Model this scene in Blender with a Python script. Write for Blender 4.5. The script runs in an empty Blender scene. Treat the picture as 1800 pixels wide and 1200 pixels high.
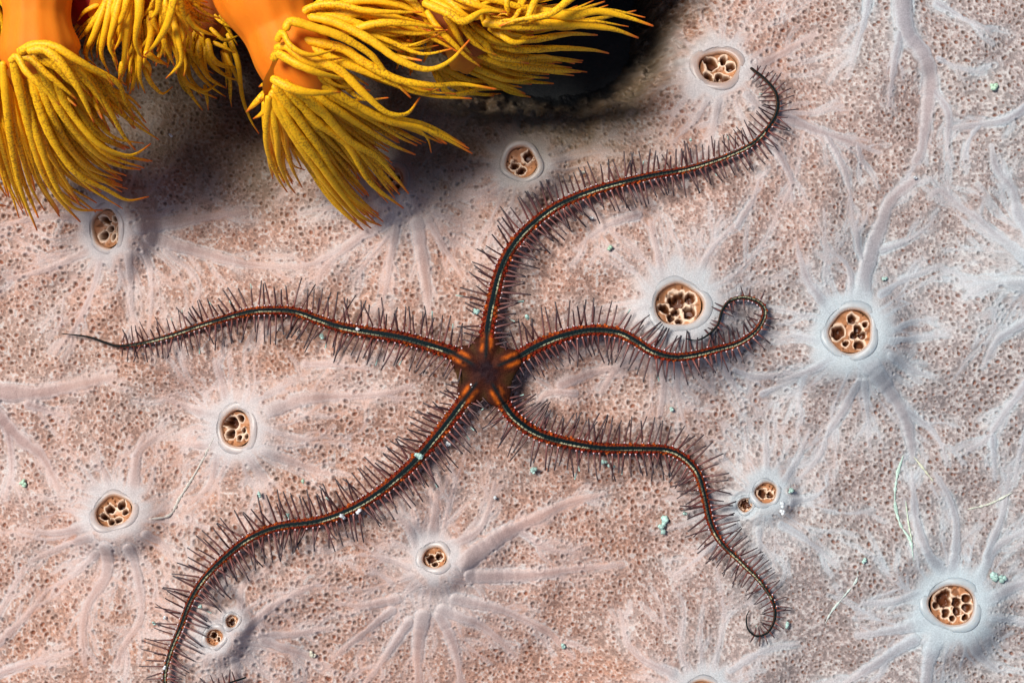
import bpy, bmesh, math, random
import numpy as np
from mathutils import Vector, Matrix, kdtree

random.seed(11)
rng = np.random.default_rng(7)
S = bpy.context.scene
C = S.collection

# ------------------------------------------------------------------ camera, light, exposure
D = 30.0                      # camera height above the sponge (1 unit = 100 photo pixels)
cam = bpy.data.cameras.new("camera"); cam_o = bpy.data.objects.new("camera", cam); C.objects.link(cam_o)
cam_o.location = (0, 0, D); cam_o.rotation_euler = (0, 0, 0)
cam.sensor_width = 36.0; cam.lens = 60.0; cam.clip_start = 0.5; cam.clip_end = 400
cam.dof.use_dof = True; cam.dof.focus_distance = D - 0.5; cam.dof.aperture_fstop = 0.7
S.camera = cam_o

SUN_DIR = Vector((-0.55, 0.36, 0.95)).normalized()          # towards the light
elev = math.asin(SUN_DIR.z)
world = bpy.data.worlds.new("World"); S.world = world; world.use_nodes = True
nt = world.node_tree
sky = nt.nodes.new("ShaderNodeTexSky"); sky.sky_type = 'NISHITA'; sky.sun_disc = False
sky.sun_elevation = elev; sky.dust_density = 1.2; sky.air_density = 0.5; sky.ozone_density = 0.4
sky.sun_rotation = math.atan2(SUN_DIR.x, SUN_DIR.y)
nt.links.new(sky.outputs[0], nt.nodes["Background"].inputs[0])
nt.nodes["Background"].inputs[1].default_value = 0.10
sl = bpy.data.lights.new("sun", 'SUN'); sl.energy = 4.4; sl.angle = math.radians(18.0); sl.color = (1.0, 0.95, 0.88)
so = bpy.data.objects.new("sun", sl); C.objects.link(so)
so.rotation_euler = SUN_DIR.to_track_quat('Z', 'Y').to_euler()
so.location = SUN_DIR * 20
S.view_settings.view_transform = 'Standard'; S.view_settings.look = 'None'
S.view_settings.gamma = 1.0; S.view_settings.exposure = 0.27
S.cycles.max_bounces = 5; S.cycles.use_denoising = True

# ------------------------------------------------------------------ helpers
def W(px, py, z=0.0):
    k = (1 - z / D) / 100.0
    return Vector(((px - 900) * k, (600 - py) * k, z))

def srgb(r, g, b):
    f = lambda c: (c / 255) / 12.92 if c / 255 <= 0.04045 else ((c / 255 + 0.055) / 1.055) ** 2.4
    return np.array((f(r), f(g), f(b)))

def tag(o, label=None, cat=None, group=None, kind=None):
    if label: o["label"] = label
    if cat: o["category"] = cat
    if group: o["group"] = group
    if kind: o["kind"] = kind
    return o

def empty(name, loc):
    o = bpy.data.objects.new(name, None); C.objects.link(o); o.location = loc
    o.empty_display_size = 0.2
    return o

def link(name, me, mat, parent=None, smooth=True):
    o = bpy.data.objects.new(name, me); C.objects.link(o)
    me.materials.append(mat)
    if smooth:
        me.polygons.foreach_set("use_smooth", np.ones(len(me.polygons), bool))
    if parent is not None:
        o.parent = parent
        o.matrix_parent_inverse = Matrix.Translation(-parent.location)
    return o

def mesh_np(name, V, F, col=None, t=None):
    """V (n,3), F (m,4) or list of faces -> mesh; col (n,3) colour attribute, t (n,) float attribute"""
    me = bpy.data.meshes.new(name)
    V = np.asarray(V, np.float32)
    if isinstance(F, np.ndarray):
        n, k = F.shape
        me.vertices.add(len(V)); me.vertices.foreach_set("co", V.ravel())
        me.loops.add(n * k); me.loops.foreach_set("vertex_index", F.astype(np.int32).ravel())
        me.polygons.add(n); me.polygons.foreach_set("loop_start", np.arange(0, n * k, k, dtype=np.int32))
        me.update(calc_edges=True)
    else:
        me.from_pydata(V.tolist(), [], F); me.update()
    if col is not None:
        a = me.color_attributes.new("col", 'FLOAT_COLOR', 'POINT')
        c4 = np.ones((len(V), 4), np.float32); c4[:, :3] = col
        a.data.foreach_set("color", c4.ravel())
    if t is not None:
        a = me.attributes.new("t", 'FLOAT', 'POINT'); a.data.foreach_set("value", np.asarray(t, np.float32))
    return me

def spline(pts, step):
    """centripetal-ish Catmull-Rom through pts (n,k), resampled at about equal step"""
    P = np.asarray(pts, float)
    if len(P) == 2:
        n = max(2, int(np.linalg.norm(P[1] - P[0]) / step) + 1)
        return P[0] + (P[1] - P[0]) * np.linspace(0, 1, n)[:, None]
    E = np.vstack([2 * P[0] - P[1], P, 2 * P[-1] - P[-2]])
    out = []
    u = np.linspace(0, 1, 16, endpoint=False)[:, None]
    for i in range(1, len(E) - 2):
        a, b, c, d = E[i - 1], E[i], E[i + 1], E[i + 2]
        out.append(0.5 * (2 * b + (c - a) * u + (2 * a - 5 * b + 4 * c - d) * u ** 2 + (3 * b - a - 3 * c + d) * u ** 3))
    Q = np.vstack(out + [P[-1:]])
    s = np.concatenate([[0], np.cumsum(np.linalg.norm(np.diff(Q, axis=0), axis=1))])
    n = max(3, int(s[-1] / step) + 1)
    si = np.linspace(0, s[-1], n)
    return np.stack([np.interp(si, s, Q[:, k]) for k in range(Q.shape[1])], 1)

def tube(P, R, nseg=8, flat=1.0, cap=True, up=(0, 0, 1), ecc=None):
    """swept tube along P (n,3) with radii R (n,) -> V, F(list), t"""
    P = np.asarray(P, float); n = len(P); R = np.asarray(R, float)
    T = np.gradient(P, axis=0); T /= np.maximum(np.linalg.norm(T, axis=1, keepdims=True), 1e-9)
    upv = np.asarray(up, float)
    N = np.cross(T, upv); ln = np.linalg.norm(N, axis=1, keepdims=True)
    N = np.where(ln < 1e-3, np.array([1.0, 0, 0]), N / np.maximum(ln, 1e-9))
    for i in range(1, n):                      # keep the frame from flipping
        v = N[i - 1] - T[i] * np.dot(N[i - 1], T[i])
        N[i] = v / max(np.linalg.norm(v), 1e-9)
    B = np.cross(N, T)
    ang = np.linspace(0, 2 * math.pi, nseg, endpoint=False)
    ca, sa = np.cos(ang), np.sin(ang)
    V = P[:, None, :] + R[:, None, None] * (ca[None, :, None] * N[:, None, :] + flat * sa[None, :, None] * B[:, None, :])
    V = V.reshape(-1, 3)
    F = []
    for i in range(n - 1):
        a = i * nseg; b = a + nseg
        for j in range(nseg):
            k = (j + 1) % nseg
            F.append((a + j, a + k, b + k, b + j))
    t = np.repeat(np.linspace(0, 1, n), nseg)
    if cap:
        m = len(V)
        V = np.vstack([V, P[0] - T[0] * R[0] * 0.6, P[-1] + T[-1] * R[-1] * 0.8])
        t = np.concatenate([t, [0, 1]])
        e = (n - 1) * nseg
        for j in range(nseg):
            k = (j + 1) % nseg
            F.append((m, k, j)); F.append((m + 1, e + j, e + k))
    return V, F, t

class Bag:
    def __init__(s): s.V = []; s.F = []; s.c = []; s.t = []; s.n = 0
    def add(s, V, F, c=(1, 1, 1), t=None):
        V = np.asarray(V); s.V.append(V)
        s.F += [tuple(i + s.n for i in f) for f in F]
        c = np.asarray(c, float)
        s.c.append(np.broadcast_to(c, (len(V), 3)) if c.ndim == 1 else c)
        s.t.append(np.zeros(len(V)) if t is None else t)
        s.n += len(V)
    def mesh(s, name):
        return mesh_np(name, np.vstack(s.V), s.F, np.vstack(s.c), np.concatenate(s.t))

_ico = {}
def ico(sub):
    if sub not in _ico:
        bm = bmesh.new(); bmesh.ops.create_icosphere(bm, subdivisions=sub, radius=1)
        bm.verts.ensure_lookup_table()
        _ico[sub] = (np.array([v.co[:] for v in bm.verts]), [tuple(v.index for v in f.verts) for f in bm.faces]); bm.free()
    return _ico[sub]

def vnoise(X, Y, scale, seed):
    r = np.random.default_rng(seed)
    G = r.random((256, 256))
    x = X / scale; y = Y / scale
    xi = np.floor(x).astype(int); yi = np.floor(y).astype(int)
    u = x - xi; v = y - yi
    u = u * u * (3 - 2 * u); v = v * v * (3 - 2 * v)
    g = lambda a, b: G[a % 256, b % 256]
    return (g(xi, yi) * (1 - u) + g(xi + 1, yi) * u) * (1 - v) + (g(xi, yi + 1) * (1 - u) + g(xi + 1, yi + 1) * u) * v

def fbm(X, Y, scale, seed, oct=3):
    o = 0; a = 1; tot = 0
    for i in range(oct):
        o = o + a * vnoise(X + 37.3 * i, Y - 11.7 * i, scale / 2 ** i, seed + i); tot += a; a *= 0.55
    return o / tot

def sstep(a, b, x):
    t = np.clip((x - a) / (b - a), 0, 1); return t * t * (3 - 2 * t)

# ------------------------------------------------------------------ materials
def new_mat(name):
    m = bpy.data.materials.new(name); m.use_nodes = True
    return m, m.node_tree.nodes, m.node_tree.links, m.node_tree.nodes["Principled BSDF"]

def mat_attr(name, rough=0.5, spec=0.4, sss=0.0, sss_r=(0.06, 0.03, 0.02), noise=0.0, nscale=20, bump=0.0, bscale=60, coat=0.0):
    m, n, l, p = new_mat(name)
    a = n.new("ShaderNodeAttribute"); a.attribute_name = "col"
    tc = n.new("ShaderNodeTexCoord")
    src = a.outputs["Color"]
    if noise:
        t = n.new("ShaderNodeTexNoise"); t.inputs["Scale"].default_value = nscale; t.inputs["Detail"].default_value = 4
        l.new(tc.outputs["Object"], t.inputs["Vector"])
        mr = n.new("ShaderNodeMapRange"); mr.inputs[1].default_value = 0.3; mr.inputs[2].default_value = 0.7
        mr.inputs[3].default_value = 1 - noise; mr.inputs[4].default_value = 1 + noise
        l.new(t.outputs["Fac"], mr.inputs[0])
        mx = n.new("ShaderNodeVectorMath"); mx.operation = 'MULTIPLY'
        l.new(src, mx.inputs[0]); l.new(mr.outputs[0], mx.inputs[1]); src = mx.outputs[0]
    l.new(src, p.inputs["Base Color"])
    p.inputs["Roughness"].default_value = rough; p.inputs["Specular IOR Level"].default_value = spec
    p.inputs["Coat Weight"].default_value = coat
    if sss:
        p.inputs["Subsurface Weight"].default_value = sss; p.inputs["Subsurface Radius"].default_value = sss_r
        p.inputs["Subsurface Scale"].default_value = 1.0
    if bump:
        t = n.new("ShaderNodeTexNoise"); t.inputs["Scale"].default_value = bscale; t.inputs["Detail"].default_value = 3
        l.new(tc.outputs["Object"], t.inputs["Vector"])
        b = n.new("ShaderNodeBump"); b.inputs["Strength"].default_value = bump; b.inputs["Distance"].default_value = 0.03
        l.new(t.outputs["Fac"], b.inputs["Height"]); l.new(b.outputs[0], p.inputs["Normal"])
    return m

M_sponge = mat_attr("sponge_skin", rough=0.55, spec=0.35, noise=0.16, nscale=38, bump=0.35, bscale=45)
M_osc = mat_attr("osculum_membrane", rough=0.38, spec=0.35, sss=0.85, sss_r=(0.30, 0.24, 0.20), noise=0.08, nscale=9)
M_sieve = mat_attr("osculum_sieve", rough=0.4, spec=0.4, noise=0.15, nscale=25)
M_star = mat_attr("brittle_star_skin", rough=0.5, spec=0.03, noise=0.25, nscale=30, bump=0.45, bscale=40)
M_spine = mat_attr("brittle_star_spine", rough=0.45, spec=0.4)
M_fleck = mat_attr("debris", rough=0.5, spec=0.5, sss=0.3, sss_r=(0.03, 0.04, 0.04), noise=0.25, nscale=40)

def mat_tentacle():
    m, n, l, p = new_mat("coral_tentacle")
    tc = n.new("ShaderNodeTexCoord")
    vo = n.new("ShaderNodeTexVoronoi"); vo.feature = 'F1'; vo.inputs["Scale"].default_value = 31; vo.inputs["Randomness"].default_value = 0.9
    l.new(tc.outputs["Object"], vo.inputs["Vector"])
    r = n.new("ShaderNodeValToRGB"); e = r.color_ramp.elements
    e[0].position = 0.34; e[0].color = (0.98, 0.53, 0.008, 1)
    e[1].position = 0.80; e[1].color = (0.44, 0.21, 0.006, 1)
    x = e.new(0.52); x.color = (0.92, 0.42, 0.008, 1)
    l.new(vo.outputs["Distance"], r.inputs[0])
    # plainer yellow in places (low-frequency), speckled elsewhere
    no = n.new("ShaderNodeTexNoise"); no.inputs["Scale"].default_value = 1.6; no.inputs["Detail"].default_value = 2
    l.new(tc.outputs["Object"], no.inputs["Vector"])
    mr = n.new("ShaderNodeMapRange"); mr.inputs[1].default_value = 0.40; mr.inputs[2].default_value = 0.62
    l.new(no.outputs["Fac"], mr.inputs[0])
    mx = n.new("ShaderNodeMix"); mx.data_type = 'RGBA'
    l.new(mr.outputs[0], mx.inputs["Factor"]); l.new(r.outputs[0], mx.inputs["A"])
    mx.inputs["B"].default_value = (0.98, 0.47, 0.008, 1)
    mm = n.new("ShaderNodeMath"); mm.operation = 'MULTIPLY'; mm.inputs[1].default_value = 0.7
    l.new(mr.outputs[0], mm.inputs[0]); l.new(mm.outputs[0], mx.inputs["Factor"])
    at = n.new("ShaderNodeAttribute"); at.attribute_name = "t"
    tr = n.new("ShaderNodeMapRange"); tr.inputs[1].default_value = 0.88; tr.inputs[2].default_value = 0.98
    l.new(at.outputs["Fac"], tr.inputs[0])
    m2 = n.new("ShaderNodeMix"); m2.data_type = 'RGBA'
    l.new(tr.outputs[0], m2.inputs["Factor"]); l.new(mx.outputs["Result"], m2.inputs["A"])
    m2.inputs["B"].default_value = (0.75, 0.13, 0.012, 1)
    l.new(m2.outputs["Result"], p.inputs["Base Color"])
    p.inputs["Roughness"].default_value = 0.5; p.inputs["Specular IOR Level"].default_value = 0.25
    p.inputs["Subsurface Weight"].default_value = 0.12
    p.inputs["Subsurface Scale"].default_value = 1.0
    b = n.new("ShaderNodeBump"); b.inputs["Strength"].default_value = 0.14; b.inputs["Distance"].default_value = 0.02; b.invert = True
    l.new(vo.outputs["Distance"], b.inputs["Height"]); l.new(b.outputs[0], p.inputs["Normal"])
    tl = n.new("ShaderNodeBsdfTranslucent"); l.new(m2.outputs["Result"], tl.inputs["Color"])
    ms = n.new("ShaderNodeMixShader"); ms.inputs[0].default_value = 0.08
    out = n["Material Output"]
    l.new(p.outputs[0], ms.inputs[1]); l.new(tl.outputs[0], ms.inputs[2]); l.new(ms.outputs[0], out.inputs["Surface"])
    return m
M_tent = mat_tentacle()

def mat_flesh(name, c1, c2, scale=1.2, sss=0.4):
    m, n, l, p = new_mat(name)
    tc = n.new("ShaderNodeTexCoord"); no = n.new("ShaderNodeTexNoise"); no.inputs["Scale"].default_value = scale; no.inputs["Detail"].default_value = 5
    l.new(tc.outputs["Object"], no.inputs["Vector"])
    r = n.new("ShaderNodeValToRGB"); r.color_ramp.elements[0].position = 0.3; r.color_ramp.elements[1].position = 0.7
    r.color_ramp.elements[0].color = (*c1, 1); r.color_ramp.elements[1].color = (*c2, 1)
    l.new(no.outputs["Fac"], r.inputs[0]); l.new(r.outputs[0], p.inputs["Base Color"])
    p.inputs["Roughness"].default_value = 0.6; p.inputs["Specular IOR Level"].default_value = 0.15
    p.inputs["Subsurface Weight"].default_value = sss; p.inputs["Subsurface Radius"].default_value = (0.2, 0.07, 0.02)
    p.inputs["Subsurface Scale"].default_value = 1.0
    b = n.new("ShaderNodeBump"); b.inputs["Strength"].default_value = 0.15; b.inputs["Distance"].default_value = 0.05
    l.new(no.outputs["Fac"], b.inputs["Height"]); l.new(b.outputs[0], p.inputs["Normal"])
    return m
M_stalk = mat_flesh("coral_stalk_orange", (0.66, 0.15, 0.006), (0.76, 0.21, 0.010))
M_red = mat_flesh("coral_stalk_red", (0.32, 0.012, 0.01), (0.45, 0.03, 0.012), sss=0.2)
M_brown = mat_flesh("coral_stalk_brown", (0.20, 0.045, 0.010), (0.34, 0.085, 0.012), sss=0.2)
M_disc = mat_flesh("coral_oral_disc", (0.55, 0.14, 0.008), (0.7, 0.25, 0.01), 3)

# ------------------------------------------------------------------ seabed rock under the sponge
m, n, l, p = new_mat("dark_rock")
tc = n.new("ShaderNodeTexCoord"); no = n.new("ShaderNodeTexNoise"); no.inputs["Scale"].default_value = 1.5; no.inputs["Detail"].default_value = 8
l.new(tc.outputs["Object"], no.inputs["Vector"])
r = n.new("ShaderNodeValToRGB"); r.color_ramp.elements[0].color = (0.006, 0.011, 0.018, 1); r.color_ramp.elements[1].color = (0.045, 0.045, 0.042, 1)
bpn = n.new('ShaderNodeBump'); bpn.inputs['Strength'].default_value = 0.9; bpn.inputs['Distance'].default_value = 0.35
l.new(no.outputs['Fac'], bpn.inputs['Height']); l.new(bpn.outputs[0], p.inputs['Normal'])
l.new(no.outputs["Fac"], r.inputs[0]); l.new(r.outputs[0], p.inputs["Base Color"]); p.inputs["Roughness"].default_value = 0.9
gx = np.linspace(-60, 60, 161); GX, GY = np.meshgrid(gx, gx)
GZ = -3.6 + 0.9 * fbm(GX + 200, GY + 200, 3.0, 5) + 0.6 * fbm(GX + 99, GY + 70, 20.0, 8)
idx = np.arange(161 * 161).reshape(161, 161)
F = np.stack([idx[:-1, :-1], idx[:-1, 1:], idx[1:, 1:], idx[1:, :-1]], -1).reshape(-1, 4)
base_and_shade_rock = link("seabed", mesh_np("seabed", np.stack([GX, GY, GZ], -1).reshape(-1, 3), F), m)
tag(base_and_shade_rock, kind="structure")

# ------------------------------------------------------------------ the sponge: fields in photo-pixel coordinates
# oscula: rim centre, rim radius, facing (image dx,dy), tilt deg, outer lip, mound centre, mound radius, holes [(u,v,r)] in the opening
OSC = [
 dict(c=(188, 403), r=36, f=(-1, .08), tilt=48, lip=13, m=(228, 410), mr=70, h=.62, holes=[(-.35,-.45,.25),(.25,-.55,.22),(-.1,.0,.2),(.5,.0,.25),(-.45,.4,.25),(.15,.45,.22),(.55,.55,.16)],
      label="osculum opening sideways just below the left coral's lowest tentacles"),
 dict(c=(688, 318), r=27, f=(-.6, -.8), tilt=40, lip=13, m=(712, 348), mr=75, h=.5, holes=[(-.3,-.2,.3),(.4,-.3,.3),(.3,.5,.3)],
      label="osculum half hidden behind the yellow tentacle tips of the large middle coral"),
 dict(c=(916, 290), r=30, f=(-.3, -.6), tilt=22, lip=12, m=(922, 300), mr=60, h=.4, holes=[(.42,-.45,.36),(-.5,.1,.3),(-.05,.5,.3)],
      label="shaded osculum with two dark holes beside the upper arm"),
 dict(c=(1262, 118), r=35, f=(-.3, -1), tilt=32, lip=16, m=(1274, 150), mr=75, h=.65, holes=[(-.4,-.4,.36),(.3,-.6,.25),(.65,-.1,.28),(-.55,.35,.3),(.0,.3,.26),(.4,.55,.28),(-.1,.72,.2)],
      label="osculum beside the raised tip of the upper arm"),
 dict(c=(1187, 536), r=43, f=(-.2, -1), tilt=24, lip=17, m=(1192, 556), mr=80, h=.55, holes=[(-.05,-.3,.42),(.52,-.35,.27),(-.62,.1,.24),(-.1,.2,.22),(.45,.3,.34),(-.35,.5,.2),(.0,.72,.2)],
      label="large open osculum inside the bend of the curled right arm"),
 dict(c=(1486, 582), r=41, f=(-.6, -.7), tilt=24, lip=17, m=(1502, 602), mr=80, h=.6, holes=[(-.6,.0,.35),(.1,-.68,.24),(.35,-.2,.2),(.68,-.35,.14),(.1,.12,.2),(.52,.12,.18),(.35,.62,.25),(-.25,.5,.2)],
      label="osculum with a bluish white collar right of the curled arm, facing upper left"),
 dict(c=(419, 752), r=33, f=(-1, -.2), tilt=30, lip=16, m=(440, 760), mr=75, h=.5, holes=[(-.45,-.35,.4),(-.55,.3,.28),(.1,-.6,.22),(.25,.1,.17),(.0,.5,.18),(.5,.45,.16)],
      label="osculum between the left arm and the lower left arm"),
 dict(c=(207, 894), r=33, f=(-.1, -1), tilt=46, lip=14, m=(214, 925), mr=70, h=.6, holes=[(-.6,.2,.25),(-.2,.5,.22),(.25,.4,.24),(.6,-.1,.22),(-.3,-.3,.28),(.3,-.5,.25)],
      label="osculum facing up at the far left below the left arm"),
 dict(c=(766, 974), r=21, f=(-.1, -1), tilt=52, lip=14, m=(760, 1018), mr=85, h=.6, holes=[(-.3,0,.42),(.4,-.2,.36),(0,.55,.3)],
      label="single small osculum on the broad pale mound right of the lower left arm"),
 dict(c=(388, 1108), r=15, f=(-.8, -.5), tilt=32, lip=12, m=(402, 1116), mr=70, h=.42, holes=[(-.3,-.2,.4),(.35,.3,.3)],
      label="round osculum hugging the inner side of the lower left arm"),
 dict(c=(418, 1080), r=11, f=(.2, -1), tilt=52, lip=8, m=(416, 1096), mr=45, h=.22, holes=[(0,0,.6)],
      label="small slit osculum beside the round one by the lower left arm"),
 dict(c=(1307, 885), r=13, f=(-.8, -.1), tilt=40, lip=8, m=(1326, 885), mr=72, h=.36, holes=[(0,0,.75)],
      label="tiny single hole osculum right of the lower right arm"),
 dict(c=(1343, 863), r=20, f=(0, -1), tilt=48, lip=11, m=(1338, 885), mr=60, h=.3, holes=[(-.3,-.1,.5),(.5,.1,.4)],
      label="upper osculum of the cloudy pair right of the lower right arm"),
 dict(c=(1666, 1058), r=40, f=(-.5, -.6), tilt=22, lip=17, m=(1676, 1072), mr=85, h=.55, holes=[(-.35,-.3,.45),(.25,-.15,.22),(.72,-.3,.2),(.72,.15,.24),(.62,.6,.2),(.25,.3,.2),(-.25,.35,.25),(-.75,.0,.2),(.0,.62,.18)],
      label="large osculum in the lower right corner with a pale cross of strands"),
 dict(c=(1232, 1216), r=34, f=(0, -1), tilt=55, lip=14, m=(1234, 1225), mr=70, h=.5, holes=[(-.2,0,.45),(.45,0,.4)],
      label="osculum cut off by the lower edge of the picture"),
 dict(c=(1838, 455), r=30, f=(.9, -.2), tilt=45, lip=22, m=(1800, 462), mr=75, h=.6, holes=[(0,0,.4),(.5,.3,.3)],
      label="bluish white osculum at the right edge of the picture"),
]
V_ = """9 3 230 450 232 540 250 600|7 3 255 440 268 500 262 600|9 4 180 450 150 540 95 620|14 5 270 420 340 440 440 465 540 470|14 6 255 400 330 385 430 372|6 3 290 440 345 490 350 540|10 4 170 430 90 470 10 490|10 4 160 390 90 380 -20 400
14 4 690 385 620 430 570 475 560 500|10 4 700 390 690 450 680 510 665 545|15 8 735 395 745 460 757 545|10 4 755 390 790 450 812 485|8 3 680 360 600 365 530 375|8 3 765 375 830 400|5 2 700 400 640 470 622 505|7 3 600 440 550 465 500 465
8 3 960 290 1010 280 1070 268|8 3 890 330 850 350|10 3 900 260 900 215|6 3 880 300 800 310
10 3 1225 110 1160 110 1085 100|8 3 1240 180 1215 220 1175 255|10 5 1260 180 1250 230 1240 275|8 3 1220 80 1190 40|12 5 1310 130 1380 90 1440 55|14 4 1370 205 1430 230 1490 250 1545 268|8 3 1450 240 1475 290 1490 340 1495 400|7 3 1505 255 1515 292|10 4 1350 250 1385 320 1372 360|6 3 1320 190 1420 200 1480 185|10 4 1310 170 1340 200 1370 205
10 4 1165 500 1150 440 1140 390|8 3 1220 490 1245 440 1290 395|10 4 1150 600 1090 640 1055 690|11 5 1160 620 1165 680 1158 730|8 3 1185 620 1190 690 1202 745|10 4 1250 600 1280 660 1310 715|8 3 1290 650 1330 662 1390 655|8 3 1340 692 1395 668|12 4 985 675 1050 652 1120 640|8 3 1130 540 1080 560 1010 560
13 4 1450 545 1418 500 1400 455 1392 420|9 3 1490 530 1485 470 1450 440 1440 420|19 10 1505 535 1515 490 1530 440 1545 400 1562 355 1605 318|8 3 1525 470 1505 440 1500 400 1488 375|7 2 1548 440 1600 420 1640 388|9 3 1540 520 1590 490 1645 470|8 3 1560 580 1600 565 1640 560|9 3 1555 600 1620 592 1660 588|10 3 1555 625 1600 650 1640 662|21 8 1512 635 1560 690 1590 740 1602 805|8 3 1590 720 1640 760 1662 815|10 4 1500 670 1480 720 1455 760 1440 800 1400 845|9 3 1510 670 1520 720 1526 765|12 4 1450 630 1420 650 1365 672|6 3 1410 660 1400 725|9 3 1430 600 1390 590 1355 602
22 10 1590 -60 1590 50 1615 90 1635 140 1630 200 1620 260 1608 285|10 5 1580 60 1570 110 1560 185|9 3 1535 -20 1520 40 1505 80 1490 135|10 4 1640 160 1665 200 1665 260 1672 295|6 3 1645 105 1690 125 1725 130|8 3 1650 5 1690 30 1735 58|6 3 1720 220 1700 250 1690 290
13 4 1830 165 1770 210 1720 220 1670 226|14 5 1800 475 1730 400 1680 360 1650 335 1630 348|14 7 1800 440 1785 390 1780 340 1750 300 1740 260|14 4 1810 500 1740 500 1690 522|12 4 1810 555 1770 580 1740 600 1720 645|8 3 1830 520 1700 490 1650 470|12 5 1830 610 1790 680 1760 722 1730 770 1695 792|8 4 1740 765 1745 840|8 3 1810 730 1790 790 1780 850
14 4 1650 1000 1620 960 1605 900 1600 825|12 5 1670 1000 1678 930 1668 880 1640 830|12 4 1710 1020 1750 960 1810 925|9 4 1730 975 1760 900 1772 820|14 5 1725 1050 1770 1032 1840 1008|8 3 1735 1080 1820 1098|14 6 1620 1090 1560 1105 1505 1112|14 5 1600 1120 1540 1160 1470 1210|17 8 1640 1110 1625 1160 1620 1240|14 5 1690 1110 1720 1150 1765 1185|10 4 1610 1040 1560 1055 1515 1056|8 3 1560 1140 1540 1190
9 4 1345 830 1346 790 1345 755|9 3 1370 850 1400 810 1422 755|9 3 1390 880 1430 870 1455 848|10 3 1370 920 1420 950 1465 988|8 3 1290 920 1250 960 1185 1012|8 4 1330 930 1332 975
14 6 760 960 765 910 770 862|10 4 790 955 840 930 860 890 870 845|19 5 820 980 880 940 950 905 1000 882 1060 868|16 5 830 1010 920 1010 1000 1000 1095 990|12 4 800 1050 880 1070 960 1110 1005 1155|14 4 780 1070 850 1100 905 1155|15 8 745 1080 735 1140 735 1230|14 6 775 1080 800 1140 812 1220|12 4 700 1050 640 1060 595 1055|10 4 690 1070 640 1110 585 1155|10 4 720 1090 680 1150 635 1210|8 3 720 990 670 975 635 970|9 4 735 960 720 920 698 898|7 3 690 1020 650 990
10 4 445 1090 500 1050 565 1018|8 3 430 1060 430 1030 452 1000|12 3 470 1120 540 1150 590 1180|10 4 465 1110 520 1110 585 1100|10 4 370 1080 370 1050|10 5 420 1150 425 1210
13 6 237 865 240 820 247 790 283 758|8 3 240 800 252 765|9 3 195 855 180 820 163 802|9 3 180 860 125 850|11 4 165 920 100 935 35 930|9 4 165 940 110 960 55 985|8 3 175 970 130 1010 85 1035|14 5 195 960 190 1010 165 1050 155 1090 160 1160|11 5 235 960 250 1020 255 1080 225 1130 213 1165|9 3 265 935 300 960 312 985
12 4 385 730 340 720 285 698|10 4 400 700 390 660 383 635|8 3 450 705 500 680 545 655|15 5 480 720 540 700 620 695 680 690 725 678|12 4 470 790 520 810 585 832|10 4 440 800 470 840 482 865|9 4 385 780 340 782 305 780|9 3 385 800 370 850 335 885|8 3 470 750 540 770 585 760
20 8 -30 690 60 690 120 680 195 662|18 8 -20 715 30 770 70 800 105 858|10 4 10 760 15 830 8 875|10 3 50 710 115 732|9 4 -10 1185 60 1160 135 1138|10 4 -10 1140 50 1080 85 1035|7 3 -10 1100 45 995
10 4 1180 1180 1110 1140 1090 1075|8 4 1280 1175 1340 1140 1400 1130|9 4 1010 690 960 690 940 720|8 3 540 640 600 640 660 650|8 3 1120 380 1060 400 1010 440|7 3 1290 400 1320 350 1330 310|7 3 900 920 960 960 1020 970"""
VEINS = []
for rec in V_.replace("\n", "|").split("|"):
    q = [float(x) for x in rec.split()]
    VEINS.append((q[0], q[1], np.array(q[2:]).reshape(-1, 2)))
rv = random.Random(5)
extra = []
for a, b, P in VEINS:                              # fine twigs leaving the traced channels
    Q = spline(P, 8)
    for _ in range(max(2, int(len(Q) / 4.5))):
        i = rv.randrange(len(Q) // 3, len(Q) - 1)
        d = Q[min(i + 1, len(Q) - 1)] - Q[i - 1]; d /= np.linalg.norm(d) + 1e-6
        s = rv.choice((-1, 1)); an = s * rv.uniform(.4, .8); L = rv.uniform(22, 62)
        c_, s_ = math.cos(an), math.sin(an)
        e = np.array([c_ * d[0] - s_ * d[1], s_ * d[0] + c_ * d[1]])
        an2 = an - s * .35
        e2 = np.array([math.cos(an2) * d[0] - math.sin(an2) * d[1], math.sin(an2) * d[0] + math.cos(an2) * d[1]])
        w = rv.uniform(1.8, 3.6)
        extra.append((w, 1.4, np.array([Q[i], Q[i] + e * L * .5, Q[i] + e * L * .5 + e2 * L * .5])))
for o in OSC:
    if o['r'] < 18 and o['lip'] < 12: continue
    n_ = 18
    for q in range(n_):
        an = 2 * math.pi * (q + rv.uniform(.1, .9)) / n_
        p = np.array(o['c'], float) * .5 + np.array(o['m'], float) * .5 + np.array([math.cos(an), math.sin(an)]) * (o['r'] + o['lip']) * 1.05
        L = rv.uniform(60, 215); pts = [p.copy()]; h_ = an; w = rv.uniform(1.8, 4.2)
        for st_ in range(5):
            h_ += rv.gauss(0, .24); p = p + np.array([math.cos(h_), math.sin(h_)]) * L / 5; pts.append(p.copy())
        extra.append((w, 1.4, np.array(pts)))
        for b_ in range(rv.randrange(1, 4)):
            i_ = rv.randrange(1, 4); h2 = h_ + rv.choice((-1, 1)) * rv.uniform(.35, .8); L2 = L * rv.uniform(.25, .5)
            q0 = pts[i_]; q1 = q0 + np.array([math.cos(h2), math.sin(h2)]) * L2 * .5; h2 += rv.gauss(0, .35)
            extra.append((w * .65, 1.2, np.array([q0, q1, q1 + np.array([math.cos(h2), math.sin(h2)]) * L2 * .5])))
ALLV = VEINS + extra

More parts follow.
